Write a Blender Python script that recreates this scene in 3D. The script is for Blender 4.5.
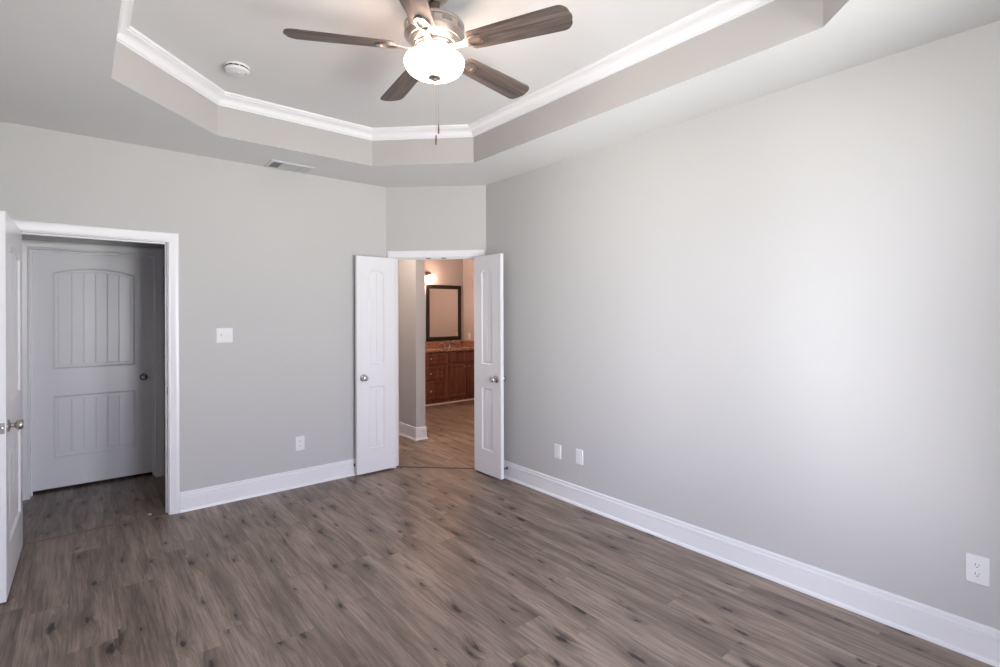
import bpy, bmesh, math, random
from mathutils import Matrix, Vector

for o in list(bpy.data.objects):
    bpy.data.objects.remove(o)
S = bpy.context.scene
COL = S.collection
PI = math.pi
R = math.radians

# ------------------------------------------------------------------ camera, sky, exposure
CAM_H = 1.5007
cam_d = bpy.data.cameras.new('camera')
cam_d.sensor_width = 36.0
cam_d.lens = 506.12 * 36 / 1000
cam_d.shift_y = -0.0196
cam_d.clip_start = 0.02
cam = bpy.data.objects.new('camera', cam_d)
COL.objects.link(cam)
cam.matrix_world = (Matrix.Translation((0, 0, CAM_H)) @ Matrix.Rotation(-0.691694, 4, 'Z')
                    @ Matrix.Rotation(PI / 2, 4, 'X') @ Matrix.Rotation(-0.0030, 4, 'Z'))
S.camera = cam

world = bpy.data.worlds.new('daylight_sky')
S.world = world
world.use_nodes = True
wn, wl = world.node_tree.nodes, world.node_tree.links
wn.clear()
w_out = wn.new('ShaderNodeOutputWorld')
w_bg = wn.new('ShaderNodeBackground')
w_tc = wn.new('ShaderNodeTexCoord')
w_sep = wn.new('ShaderNodeSeparateXYZ')
w_ramp = wn.new('ShaderNodeValToRGB')
w_map = wn.new('ShaderNodeMapRange')
w_map.inputs['From Min'].default_value = -1
w_map.inputs['From Max'].default_value = 1
wl.new(w_tc.outputs['Generated'], w_sep.inputs[0])
wl.new(w_sep.outputs['Z'], w_map.inputs['Value'])
wl.new(w_map.outputs['Result'], w_ramp.inputs['Fac'])
els = w_ramp.color_ramp.elements
els[0].position, els[0].color = 0.0, (1.36, 1.36, 1.30, 1)      # pale sunlit ground
els[1].position, els[1].color = 1.0, (0.56, 0.66, 0.95, 1)       # zenith
e = els.new(0.47); e.color = (1.20, 1.21, 1.18, 1)
e = els.new(0.53); e.color = (0.83, 0.85, 0.97, 1)
wl.new(w_ramp.outputs['Color'], w_bg.inputs['Color'])
w_bg.inputs['Strength'].default_value = 21.0
wl.new(w_bg.outputs[0], w_out.inputs['Surface'])

S.view_settings.view_transform = 'Standard'
S.view_settings.look = 'None'
S.view_settings.gamma = 1.0
S.view_settings.exposure = -0.1
S.view_settings.use_curve_mapping = False
S.cycles.use_denoising = True
S.cycles.max_bounces = 14
S.cycles.diffuse_bounces = 9
S.cycles.glossy_bounces = 4
S.cycles.transmission_bounces = 4
S.cycles.transparent_max_bounces = 8
S.cycles.sample_clamp_indirect = 12
S.cycles.caustics_reflective = False
S.cycles.caustics_refractive = False

# main dimensions (metres, camera foot at the origin, x along the back wall, y along the right wall)
XL, XR, YF, YB, H = -0.405, 3.004, -0.395, 4.522, 2.74
ZT = 3.03                                   # tray ceiling
P0, P1 = Vector((2.302, 4.522)), Vector((3.004, 3.833))      # ends of the angled wall
WINDOWS = [(0.70, 1.42), (1.66, 2.42)]      # x ranges in the front wall
SIDE = (-0.34, 0.40)                         # y range of the window in the left wall
WZ0, WZ1 = 0.30, 2.40

# sky portals at the window openings
for i, (a, b) in enumerate(WINDOWS):
    ld = bpy.data.lights.new('window_portal', 'AREA')
    ld.shape = 'RECTANGLE'
    ld.size, ld.size_y = b - a, WZ1 - WZ0
    ld.cycles.is_portal = True
    lo = bpy.data.objects.new('window_portal', ld)
    COL.objects.link(lo)
    lo.location = ((a + b) / 2, YF - 0.13, (WZ0 + WZ1) / 2)
    lo.rotation_euler = (PI / 2, 0, 0)      # faces into the room (+y)
ld = bpy.data.lights.new('window_portal', 'AREA')
ld.shape = 'RECTANGLE'
ld.size, ld.size_y = SIDE[1] - SIDE[0], WZ1 - WZ0
ld.cycles.is_portal = True
lo = bpy.data.objects.new('window_portal', ld)
COL.objects.link(lo)
lo.location = (XL - 0.13, (SIDE[0] + SIDE[1]) / 2, (WZ0 + WZ1) / 2)
lo.rotation_euler = (PI / 2, 0, -PI / 2)    # faces into the room (+x)

# ------------------------------------------------------------------ node helpers / materials
class NT:
    def __init__(self, name):
        self.m = bpy.data.materials.new(name)
        self.m.use_nodes = True
        self.t = self.m.node_tree
        self.t.nodes.clear()
        self.out = self.n('ShaderNodeOutputMaterial')

    def n(self, kind, **kw):
        nd = self.t.nodes.new(kind)
        for k, v in kw.items():
            setattr(nd, k, v)
        return nd

    def l(self, a, b):
        self.t.links.new(a, b)

    def put(self, sock, v):
        if isinstance(v, bpy.types.NodeSocket):
            self.l(v, sock)
        else:
            sock.default_value = v

    def math(self, op, a, b=None, c=None, clamp=False):
        nd = self.n('ShaderNodeMath', operation=op, use_clamp=clamp)
        for i, v in enumerate((a, b, c)):
            if v is not None:
                self.put(nd.inputs[i], v)
        return nd.outputs[0]

    def vec(self, x=0.0, y=0.0, z=0.0):
        nd = self.n('ShaderNodeCombineXYZ')
        for i, v in enumerate((x, y, z)):
            self.put(nd.inputs[i], v)
        return nd.outputs[0]

    def noise(self, vec, scale, detail=3.0, rough=0.5, dist=0.0):
        nd = self.n('ShaderNodeTexNoise')
        self.l(vec, nd.inputs['Vector'])
        nd.inputs['Scale'].default_value = scale
        nd.inputs['Detail'].default_value = detail
        nd.inputs['Roughness'].default_value = rough
        nd.inputs['Distortion'].default_value = dist
        return nd.outputs['Fac']

    def ramp(self, fac, stops):
        nd = self.n('ShaderNodeValToRGB')
        self.l(fac, nd.inputs['Fac'])
        cr = nd.color_ramp
        cr.elements[0].position, cr.elements[0].color = stops[0][0], (*stops[0][1], 1)
        cr.elements[1].position, cr.elements[1].color = stops[-1][0], (*stops[-1][1], 1)
        for p, c in stops[1:-1]:
            el = cr.elements.new(p)
            el.color = (*c, 1)
        return nd.outputs['Color']

    def mix(self, fac, a, b, mode='MIX'):
        nd = self.n('ShaderNodeMix', data_type='RGBA', blend_type=mode)
        self.put(nd.inputs[0], fac)
        self.put(nd.inputs[6], a if isinstance(a, bpy.types.NodeSocket) else (*a, 1))
        self.put(nd.inputs[7], b if isinstance(b, bpy.types.NodeSocket) else (*b, 1))
        return nd.outputs[2]

    def smooth(self, v, lo, hi):
        nd = self.n('ShaderNodeMapRange', interpolation_type='SMOOTHSTEP')
        self.put(nd.inputs['Value'], v)
        nd.inputs['From Min'].default_value = lo
        nd.inputs['From Max'].default_value = hi
        return nd.outputs['Result']

    def bsdf(self, color, rough=0.5, metal=0.0, spec=0.5, bump=None, bump_d=0.001, bump_s=1.0):
        b = self.n('ShaderNodeBsdfPrincipled')
        self.put(b.inputs['Base Color'], color if isinstance(color, bpy.types.NodeSocket) else (*color, 1))
        self.put(b.inputs['Roughness'], rough)
        b.inputs['Metallic'].default_value = metal
        b.inputs['Specular IOR Level'].default_value = spec
        if bump is not None:
            bp = self.n('ShaderNodeBump')
            bp.inputs['Distance'].default_value = bump_d
            bp.inputs['Strength'].default_value = bump_s
            self.l(bump, bp.inputs['Height'])
            self.l(bp.outputs[0], b.inputs['Normal'])
        self.l(b.outputs[0], self.out.inputs['Surface'])
        return b

    def obj_coords(self):
        return self.n('ShaderNodeTexCoord').outputs['Object']


def paint(name, col, rough, texture_scale=None, bump_d=0.0006, spec=0.5, var=0.02):
    t = NT(name)
    co = t.obj_coords()
    v = t.noise(co, 1.3, 2.0)
    c = t.mix(v, tuple(x * (1 - var) for x in col), tuple(min(1, x * (1 + var)) for x in col))
    if texture_scale:
        h = t.noise(co, texture_scale, 2.0, 0.55)
        t.bsdf(c, rough, 0, spec, h, bump_d, 0.6)
    else:
        t.bsdf(c, rough, 0, spec)
    return t.m


def metal(name, col, rough):
    t = NT(name)
    co = t.obj_coords()
    v = t.noise(co, 60, 3.0)
    c = t.mix(v, tuple(x * 0.93 for x in col), tuple(min(1, x * 1.05) for x in col))
    r = t.math('MULTIPLY_ADD', v, 0.1, rough - 0.05)
    t.bsdf(c, r, 1.0)
    return t.m


def plain(name, col, rough=0.5, metal_=0.0, spec=0.5):
    t = NT(name)
    v = t.noise(t.obj_coords(), 25, 2.0)
    c = t.mix(v, tuple(x * 0.96 for x in col), tuple(min(1, x * 1.04) for x in col))
    t.bsdf(c, rough, metal_, spec)
    return t.m


def floor_material():
    t = NT('grey_brown_vinyl_planks')
    sep = t.n('ShaderNodeSeparateXYZ')
    t.l(t.obj_coords(), sep.inputs[0])
    x, y = sep.outputs['X'], sep.outputs['Y']
    W, L = 0.182, 1.22
    xs = t.math('DIVIDE', t.math('ADD', x, 0.05), W)
    row = t.math('FLOOR', xs)
    fx = t.math('FRACT', xs)
    wn1 = t.n('ShaderNodeTexWhiteNoise', noise_dimensions='1D')
    t.l(row, wn1.inputs['W'])
    ys = t.math('ADD', t.math('DIVIDE', y, L), wn1.outputs['Value'])
    colm = t.math('FLOOR', ys)
    fy = t.math('FRACT', ys)
    wn2 = t.n('ShaderNodeTexWhiteNoise', noise_dimensions='2D')
    t.l(t.vec(row, colm), wn2.inputs['Vector'])
    pid = wn2.outputs['Value']
    # knots: stretched cells, only some of them hold a knot
    vo = t.n('ShaderNodeTexVoronoi', voronoi_dimensions='2D', feature='F1')
    warp = t.noise(t.vec(t.math('MULTIPLY', x, 34.0), t.math('MULTIPLY', y, 13.0), pid), 1.0, 3.0, 0.6)
    kx = t.math('ADD', t.math('MULTIPLY', x, 7.0), t.math('MULTIPLY_ADD', pid, 31.0, t.math('MULTIPLY', warp, 0.30)))
    ky = t.math('ADD', t.math('MULTIPLY', y, 2.3), t.math('MULTIPLY_ADD', pid, 17.0, t.math('MULTIPLY', warp, 0.26)))
    t.l(t.vec(kx, ky), vo.inputs['Vector'])
    vo.inputs['Scale'].default_value = 1.0
    vsep = t.n('ShaderNodeSeparateColor')
    t.l(vo.outputs['Color'], vsep.inputs[0])
    has = t.math('GREATER_THAN', vsep.outputs[0], 0.22)
    d = vo.outputs['Distance']
    size = t.math('MULTIPLY_ADD', t.math('MULTIPLY', vsep.outputs[1], vsep.outputs[1]), 0.85, 0.40)
    dn = t.math('DIVIDE', d, size)
    core = t.math('MULTIPLY', t.math('SUBTRACT', 1.0, t.smooth(dn, 0.045, 0.125)), has)
    halo = t.math('MULTIPLY', t.math('SUBTRACT', 1.0, t.smooth(dn, 0.05, 0.42)), has)
    # grain bent around the knots
    gx = t.math('ADD', x, t.math('MULTIPLY', halo, 0.020))
    g1 = t.noise(t.vec(t.math('MULTIPLY', gx, 150.0), t.math('MULTIPLY', y, 4.5), t.math('MULTIPLY', pid, 77.0)), 1.0, 3.0, 0.7, 0.15)
    g2 = t.noise(t.vec(t.math('MULTIPLY', gx, 11.0), t.math('MULTIPLY', y, 1.3), t.math('MULTIPLY', pid, 53.0)), 1.0, 4.0, 0.6, 0.35)
    g3 = t.noise(t.vec(t.math('MULTIPLY', gx, 62.0), t.math('MULTIPLY', y, 2.6), t.math('MULTIPLY_ADD', pid, 41.0, 9.0)), 1.0, 4.0, 0.68, 0.2)
    g4 = t.noise(t.vec(t.math('MULTIPLY', gx, 34.0), t.math('MULTIPLY', y, 2.3), t.math('MULTIPLY_ADD', pid, 23.0, 4.0)), 1.0, 4.0, 0.62, 0.4)
    base = t.ramp(pid, [(0.0, (0.240, 0.182, 0.143)), (0.35, (0.272, 0.212, 0.170)), (0.7, (0.256, 0.195, 0.154)), (1.0, (0.300, 0.238, 0.192))])
    c = t.mix(t.smooth(g2, 0.28, 0.72), t.mix(1.0, base, (0.62, 0.61, 0.61), 'MULTIPLY'), t.mix(1.0, base, (1.30, 1.30, 1.30), 'MULTIPLY'))
    c = t.mix(t.math('MULTIPLY', t.smooth(g3, 0.44, 0.62), 0.50), c, t.mix(1.0, c, (0.50, 0.49, 0.48), 'MULTIPLY'))
    c = t.mix(t.math('MULTIPLY', t.smooth(g1, 0.44, 0.60), 0.42), c, t.mix(1.0, c, (0.52, 0.51, 0.50), 'MULTIPLY'))
    streak = t.math('MULTIPLY', t.smooth(g4, 0.57, 0.64), t.math('MULTIPLY_ADD', halo, 0.62, 0.34))
    c = t.mix(streak, c, (0.070, 0.051, 0.041))
    c = t.mix(t.math('MULTIPLY', halo, t.math('MULTIPLY_ADD', g3, 1.0, 0.02)), c, (0.080, 0.057, 0.045))
    c = t.mix(t.math('MULTIPLY', core, 0.93), c, (0.024, 0.017, 0.014))
    # seams
    ex = t.math('MINIMUM', fx, t.math('SUBTRACT', 1.0, fx))
    ey = t.math('MINIMUM', fy, t.math('SUBTRACT', 1.0, fy))
    sx = t.math('SUBTRACT', 1.0, t.smooth(ex, 0.004, 0.013))
    sy = t.math('SUBTRACT', 1.0, t.smooth(ey, 0.0008, 0.0022))
    seam = t.math('MAXIMUM', sx, t.math('MULTIPLY', sy, 0.6))
    c = t.mix(t.math('MULTIPLY', seam, 0.30), c, (0.055, 0.042, 0.036))
    h = t.math('SUBTRACT', t.math('MULTIPLY', g1, 0.35), seam)
    t.bsdf(c, t.math('MULTIPLY_ADD', g1, 0.14, 0.36), 0, 0.42, h, 0.0006, 0.5)
    return t.m


def wood_material(name, dark, mid, light, axis_scale=(3.0, 60.0, 60.0), rough=0.42, knots=False, spec=0.4):
    """wood with the grain along local x"""
    t = NT(name)
    sep = t.n('ShaderNodeSeparateXYZ')
    t.l(t.obj_coords(), sep.inputs[0])
    info = t.n('ShaderNodeObjectInfo').outputs['Random']
    v = t.vec(t.math('MULTIPLY_ADD', sep.outputs[0], axis_scale[0], t.math('MULTIPLY', info, 40.0)),
              t.math('MULTIPLY', sep.outputs[1], axis_scale[1]), t.math('MULTIPLY', sep.outputs[2], axis_scale[2]))
    a = t.noise(v, 1.0, 5.0, 0.62, 0.7)
    b = t.noise(v, 0.32, 3.0, 0.5, 1.2)
    c = t.ramp(t.math('MULTIPLY_ADD', b, 0.55, t.math('MULTIPLY', a, 0.45)), [(0.3, dark), (0.5, mid), (0.7, light)])
    t.bsdf(c, t.math('MULTIPLY_ADD', a, 0.15, rough - 0.07), 0, spec, a, 0.0004, 0.4)
    return t.m


def granite():
    t = NT('speckled_brown_granite')
    co = t.obj_coords()
    vo = t.n('ShaderNodeTexVoronoi')
    t.l(co, vo.inputs['Vector'])
    vo.inputs['Scale'].default_value = 90
    sp = t.n('ShaderNodeSeparateColor')
    t.l(vo.outputs['Color'], sp.inputs[0])
    n = t.noise(co, 14, 4.0)
    c = t.ramp(t.math('MULTIPLY_ADD', sp.outputs[0], 0.6, t.math('MULTIPLY', n, 0.4)),
               [(0.2, (0.14, 0.065, 0.042)), (0.45, (0.33, 0.17, 0.11)), (0.6, (0.42, 0.235, 0.16)), (0.85, (0.56, 0.38, 0.28))])
    t.bsdf(c, 0.15, 0, 0.5)
    return t.m


def emitter(name, col, strength, body=(0.9, 0.88, 0.84)):
    t = NT(name)
    b = t.bsdf(body, 0.3, 0, 0.5)
    n = t.noise(t.obj_coords(), 8, 2.0)
    c = t.mix(n, tuple(x * 0.96 for x in col), col)
    t.l(c, b.inputs['Emission Color'])
    b.inputs['Emission Strength'].default_value = strength
    return t.m


def glass_pane():
    t = NT('window_glass')
    tr = t.n('ShaderNodeBsdfTransparent')
    gl = t.n('ShaderNodeBsdfGlossy')
    gl.inputs['Roughness'].default_value = 0.02
    fr = t.n('ShaderNodeFresnel')
    fr.inputs['IOR'].default_value = 1.45
    mx = t.n('ShaderNodeMixShader')
    t.l(fr.outputs[0], mx.inputs[0])
    t.l(tr.outputs[0], mx.inputs[1])
    t.l(gl.outputs[0], mx.inputs[2])
    t.l(mx.outputs[0], t.out.inputs['Surface'])
    return t.m


M = {}
M['wall'] = paint('pale_grey_wall_paint', (0.520, 0.515, 0.515), 0.75, 260, 0.0007, 0.25)
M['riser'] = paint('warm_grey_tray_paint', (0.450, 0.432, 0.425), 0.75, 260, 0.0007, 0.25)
M['ceiling'] = paint('white_grey_ceiling_paint', (0.71, 0.71, 0.715), 0.85, 180, 0.0007, 0.2)
M['trim'] = paint('white_trim_paint', (0.79, 0.785, 0.815), 0.32, None, spec=0.5, var=0.01)
M['door'] = paint('white_door_paint', (0.77, 0.765, 0.795), 0.28, 400, 0.0001, 0.5, 0.01)
M['floor'] = floor_material()
M['strip'] = wood_material('brown_transition_strip', (0.13, 0.088, 0.074), (0.17, 0.118, 0.098), (0.21, 0.15, 0.125))
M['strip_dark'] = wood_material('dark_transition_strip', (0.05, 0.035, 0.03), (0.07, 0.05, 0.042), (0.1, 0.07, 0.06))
M['nickel'] = metal('brushed_nickel', (0.50, 0.455, 0.42), 0.33)
M['chrome'] = metal('satin_chrome', (0.58, 0.57, 0.57), 0.22)
M['gunmetal'] = metal('gunmetal', (0.30, 0.285, 0.28), 0.2)
M['bronze'] = metal('dark_bronze', (0.16, 0.12, 0.10), 0.38)
M['blade'] = wood_material('grey_brown_blade_wood', (0.036, 0.027, 0.023), (0.105, 0.080, 0.069), (0.20, 0.162, 0.144), (4.5, 85.0, 20.0), 0.45)
M['bowl'] = emitter('lit_frosted_glass', (1.0, 0.80, 0.65), 14.0)
M['plastic'] = plain('white_plastic', (0.74, 0.74, 0.75), 0.5, 0.0, 0.35)
M['dark'] = plain('dark_slot', (0.02, 0.02, 0.022), 0.6)
M['duct'] = plain('grey_duct_interior', (0.10, 0.105, 0.12), 0.6)
M['vent'] = plain('white_vent_enamel', (0.62, 0.63, 0.64), 0.4)
M['cherry'] = wood_material('dark_cherry_wood', (0.062, 0.021, 0.012), (0.165, 0.060, 0.034), (0.28, 0.112, 0.066), (60.0, 60.0, 4.0), 0.36)
M['granite'] = granite()
M['black'] = plain('black_frame_lacquer', (0.010, 0.008, 0.008), 0.32)
M['mirror'] = metal('mirror_silver', (0.82, 0.80, 0.78), 0.06)
M['sconce'] = emitter('lit_vanity_glass', (1.0, 0.59, 0.42), 70.0)
M['bulb'] = emitter('lit_bulb', (1.0, 0.64, 0.51), 140.0)
M['passage'] = emitter('added_passage_glow', (1.0, 0.78, 0.64), 90.0)  # emission of the added passage lamp
M['bath_fill'] = emitter('added_bath_glow', (1.0, 0.62, 0.46), 150.0)  # emission of the added bathroom lamp
M['ceramic'] = plain('white_ceramic', (0.8, 0.78, 0.75), 0.15)
M['rubber'] = plain('grey_rubber', (0.25, 0.25, 0.26), 0.7)
M['glass'] = glass_pane()

# ------------------------------------------------------------------ mesh helpers
class MB:
    def __init__(self):
        self.v, self.f, self.mi = [], [], []
        self.cur = 0

    def add(self, verts, faces, mat=None):
        b = len(self.v)
        self.v += [tuple(p) for p in verts]
        self.f += [tuple(i + b for i in f) for f in faces]
        self.mi += [self.cur if mat is None else mat] * len(faces)

    def box(self, x0, x1, y0, y1, z0, z1, bev=0.0):
        if bev <= 0:
            vs = [(x, y, z) for z in (z0, z1) for y in (y0, y1) for x in (x0, x1)]
            self.add(vs, [(0, 2, 3, 1), (4, 5, 7, 6), (0, 1, 5, 4), (2, 6, 7, 3), (0, 4, 6, 2), (1, 3, 7, 5)])
            return
        bm = bmesh.new()
        bmesh.ops.create_cube(bm, size=1)
        for p in bm.verts:
            p.co = Vector(((x0 + x1) / 2 + p.co.x * (x1 - x0), (y0 + y1) / 2 + p.co.y * (y1 - y0), (z0 + z1) / 2 + p.co.z * (z1 - z0)))
        bmesh.ops.bevel(bm, geom=bm.edges[:], offset=bev, segments=2, affect='EDGES', profile=0.6)
        bm.verts.index_update()
        self.add([p.co for p in bm.verts], [[q.index for q in f.verts] for f in bm.faces])
        bm.free()

    def prism(self, pts, w0, w1, fn):
        """polygon pts (a, b) swept from w0 to w1; fn(a, b, w) -> xyz"""
        n = len(pts)
        vs = [fn(a, b, w0) for a, b in pts] + [fn(a, b, w1) for a, b in pts]
        fs = [tuple(range(n - 1, -1, -1)), tuple(range(n, 2 * n))]
        fs += [(i, (i + 1) % n, n + (i + 1) % n, n + i) for i in range(n)]
        self.add(vs, fs)

    def lathe(self, prof, seg=32, fn=lambda x, y, z: (x, y, z), cap=True, sx=1.0):
        """prof: list of (r, z)"""
        n = len(prof)
        vs, fs = [], []
        for r, z in prof:
            for k in range(seg):
                a = 2 * PI * k / seg
                vs.append(fn(r * math.cos(a) * sx, r * math.sin(a), z))
        for i in range(n - 1):
            for k in range(seg):
                k2 = (k + 1) % seg
                fs.append((i * seg + k, i * seg + k2, (i + 1) * seg + k2, (i + 1) * seg + k))
        if cap:
            fs.append(tuple(range(seg - 1, -1, -1)))
            fs.append(tuple((n - 1) * seg + k for k in range(seg)))
        self.add(vs, fs)

    def tube(self, pts, r, seg=10):
        pts = [Vector(p) for p in pts]
        rs = r if isinstance(r, (list, tuple)) else [r] * len(pts)
        vs, fs = [], []
        for i, p in enumerate(pts):
            d = (pts[min(i + 1, len(pts) - 1)] - pts[max(i - 1, 0)]).normalized()
            up = Vector((0, 0, 1)) if abs(d.z) < 0.95 else Vector((1, 0, 0))
            u = d.cross(up).normalized()
            w = d.cross(u).normalized()
            for k in range(seg):
                a = 2 * PI * k / seg
                vs.append(p + (u * math.cos(a) + w * math.sin(a)) * rs[i])
        for i in range(len(pts) - 1):
            for k in range(seg):
                k2 = (k + 1) % seg
                fs.append((i * seg + k, i * seg + k2, (i + 1) * seg + k2, (i + 1) * seg + k))
        fs.append(tuple(range(seg - 1, -1, -1)))
        fs.append(tuple((len(pts) - 1) * seg + k for k in range(seg)))
        self.add(vs, fs)

    def sweep(self, prof, path, fn, closed=False, side=1.0):
        """closed profile (n, h) carried along a 2D path with mitred corners; n is offset to the left of travel * side"""
        m = len(path)
        rings = []
        for i in range(m):
            p = Vector(path[i])
            prev = Vector(path[i - 1]) if (i > 0 or closed) else None
            nxt = Vector(path[(i + 1) % m]) if (i < m - 1 or closed) else None
            d1 = (p - prev).normalized() if prev is not None else None
            d2 = (nxt - p).normalized() if nxt is not None else None
            n1 = Vector((-d1.y, d1.x)) if d1 is not None else None
            n2 = Vector((-d2.y, d2.x)) if d2 is not None else None
            if n1 is None: nn = n2
            elif n2 is None: nn = n1
            else:
                nn = (n1 + n2)
                nn = nn / max(1e-6, nn.dot(n1))
            rings.append([fn(*(p + nn * (side * a)), h) for a, h in prof])
        k = len(prof)
        vs = [q for r in rings for q in r]
        fs = []
        for i in range(m if closed else m - 1):
            j = (i + 1) % m
            for a in range(k):
                b = (a + 1) % k
                fs.append((i * k + a, i * k + b, j * k + b, j * k + a))
        if not closed:
            fs.append(tuple(range(k - 1, -1, -1)))
            fs.append(tuple((m - 1) * k + a for a in range(k)))
        self.add(vs, fs)

    def build(self, name, mats, parent=None, smooth=True, angle=35, fix=True):
        me = bpy.data.meshes.new(name)
        me.from_pydata(self.v, [], self.f)
        if not isinstance(mats, (list, tuple)):
            mats = [mats]
        for m in mats:
            me.materials.append(m)
        me.polygons.foreach_set('material_index', self.mi)
        if fix:
            bm = bmesh.new()
            bm.from_mesh(me)
            bmesh.ops.recalc_face_normals(bm, faces=bm.faces)
            bm.to_mesh(me)
            bm.free()
        if smooth:
            me.shade_smooth()
            me.set_sharp_from_angle(angle=R(angle))
        me.update()
        o = bpy.data.objects.new(name, me)
        COL.objects.link(o)
        if parent:
            o.parent = parent
        return o


def tag(o, label=None, cat=None, group=None, kind=None):
    if label: o['label'] = label
    if cat: o['category'] = cat
    if group: o['group'] = group
    if kind: o['kind'] = kind
    return o


def empty(name, loc, rz=0.0, label=None, cat=None, group=None, kind=None):
    o = bpy.data.objects.new(name, None)
    o.empty_display_size = 0.05
    COL.objects.link(o)
    o.location = loc
    o.rotation_euler = (0, 0, rz)
    return tag(o, label, cat, group, kind)


ident = lambda x, y, z: (x, y, z)
xzy = lambda a, b, w: (a, w, b)          # polygon drawn in xz, swept in y

# ------------------------------------------------------------------ room shell
b = MB(); b.box(-1.3, 5.8, -0.62, 8.0, -0.12, 0.0)
tag(b.build('floor', M['floor'], smooth=False), 'grey brown wood plank vinyl floor with dark knots', 'floor', kind='structure')

# ceiling: flat soffit with an octagonal opening, riser and raised tray
TX0, TX1, TY0, TY1, CH = 0.126, 2.484, 0.190, 3.938, 0.605
OCT = [(TX0 + CH, TY0), (TX1 - CH, TY0), (TX1, TY0 + CH), (TX1, TY1 - CH), (TX1 - CH, TY1), (TX0 + CH, TY1), (TX0, TY1 - CH), (TX0, TY0 + CH)]
b = MB()
OX0, OX1, OY0, OY1 = -1.3, 5.8, -0.62, 8.0
outer = [(OX0, OY0), (OX1, OY0), (OX1, OY1), (OX0, OY1)]
vs = [(x, y, H) for x, y in outer] + [(x, y, H) for x, y in OCT]
# four trapezoids and four corner triangles around the octagon
fs = [(0, 1, 5, 4), (1, 6, 5), (1, 2, 7, 6), (2, 8, 7), (2, 3, 9, 8), (3, 10, 9), (3, 0, 11, 10), (0, 4, 11)]
b.add(vs, fs)
vs = [(x, y, H) for x, y in OCT] + [(x, y, ZT) for x, y in OCT]
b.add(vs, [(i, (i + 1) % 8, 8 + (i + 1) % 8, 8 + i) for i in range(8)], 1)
b.add([(x, y, ZT) for x, y in OCT], [tuple(range(8))])
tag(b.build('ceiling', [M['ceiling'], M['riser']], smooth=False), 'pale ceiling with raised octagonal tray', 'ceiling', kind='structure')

crown = [(0, 2.950), (0.009, 2.950), (0.010, 2.957), (0.016, 2.959), (0.020, 2.963), (0.024, 2.971), (0.031, 2.983), (0.041, 2.995),
         (0.053, 3.003), (0.062, 3.008), (0.063, 3.013), (0.071, 3.015), (0.076, 3.021), (0.077, ZT), (0, ZT)]
b = MB(); b.sweep(crown, OCT, ident, closed=True, side=1.0)
tag(b.build('trim_1', M['trim'], angle=25), 'white crown molding around the raised ceiling tray', 'crown molding', kind='structure')

WT = 0.12
# walls
b = MB(); b.box(XR, XR + WT, YF - WT, 3.90, 0, H)
tag(b.build('wall_right', M['wall'], smooth=False), 'long plain grey wall on the right', 'wall', kind='structure')
b = MB()
b.box(XL - WT, XL, YF - WT, YB + WT, 0, WZ0); b.box(XL - WT, XL, YF - WT, YB + WT, WZ1, H)
b.box(XL - WT, XL, YF - WT, SIDE[0], WZ0, WZ1); b.box(XL - WT, XL, SIDE[1], YB + WT, WZ0, WZ1)
tag(b.build('wall_left', M['wall'], smooth=False), 'grey wall beside the open door on the left', 'wall', kind='structure')
D1 = (-0.33, 0.503, 2.047)      # hall doorway: jamb faces and head
JT = 0.019
b = MB()
a0, a1, hz = D1[0] - JT, D1[1] + JT, D1[2] + JT
b.prism([(XL, 0), (a0, 0), (a0, hz), (a1, hz), (a1, 0), (2.40, 0), (2.40, H), (XL, H)], YB, YB + WT, xzy)
tag(b.build('wall_back', M['wall'], smooth=False), 'grey back wall with the hall doorway', 'wall', kind='structure')
# angled wall: local frame, x along the wall, y away from the room
AL = (P1 - P0).length
adir = (P1 - P0).normalized()
AROT = math.atan2(adir.y, adir.x)
D2 = (AL / 2 - 0.405, AL / 2 + 0.405, 2.047)
b = MB()
a0, a1, hz = D2[0] - JT, D2[1] + JT, D2[2] + JT
b.prism([(0, 0), (a0, 0), (a0, hz), (a1, hz), (a1, 0), (AL, 0), (AL, H), (0, H)], 0, WT, xzy)
o = b.build('wall_corner', M['wall'], smooth=False)
o.location = (P0.x, P0.y, 0); o.rotation_euler = (0, 0, AROT)
tag(o, 'short angled grey corner wall above the double doors', 'wall', kind='structure')
# front wall with two windows (behind the camera)
b = MB()
y0, y1 = YF - WT, YF
xs = [XL - WT, WINDOWS[0][0], WINDOWS[0][1], WINDOWS[1][0], WINDOWS[1][1], XR]
b.box(xs[0], xs[5], y0, y1, 0, WZ0); b.box(xs[0], xs[5], y0, y1, WZ1, H)
for i in (0, 2, 4):
    b.box(xs[i], xs[i + 1], y0, y1, WZ0, WZ1)
tag(b.build('wall_front', M['wall'], smooth=False), 'grey window wall facing the hall door', 'wall', kind='structure')
def window(name, loc, rot, hw, label):
    """local +y looks into the room"""
    root = empty(name, loc, rot, label, 'window', kind='structure')
    hh = WZ1 - WZ0
    b = MB()
    for (x0, x1, z0, z1) in ((-hw, -hw + .035, 0, hh), (hw - .035, hw, 0, hh), (-hw + .035, hw - .035, 0, .035), (-hw + .035, hw - .035, hh - .035, hh), (-hw + .035, hw - .035, hh / 2 - .02, hh / 2 + .02)):
        b.box(x0, x1, -0.10, -0.05, z0, z1)
    b.build('window_frame', M['trim'], root, smooth=False)
    b = MB(); b.box(-hw + .035, hw - .035, -0.078, -0.074, .035, hh - .035)
    b.build('window_pane', M['glass'], root, smooth=False)
    b = MB(); b.box(-hw - .05, hw + .05, -0.05, 0.03, -0.022, 0, 0.004)
    b.build('window_sill', M['trim'], root)
for i, (wa, wb) in enumerate(WINDOWS):
    window('window_%d' % (i + 1), ((wa + wb) / 2, YF, WZ0), 0, (wb - wa) / 2, ('white double hung window in the middle of the front wall', 'white double hung window nearer the right wall')[i])
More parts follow.
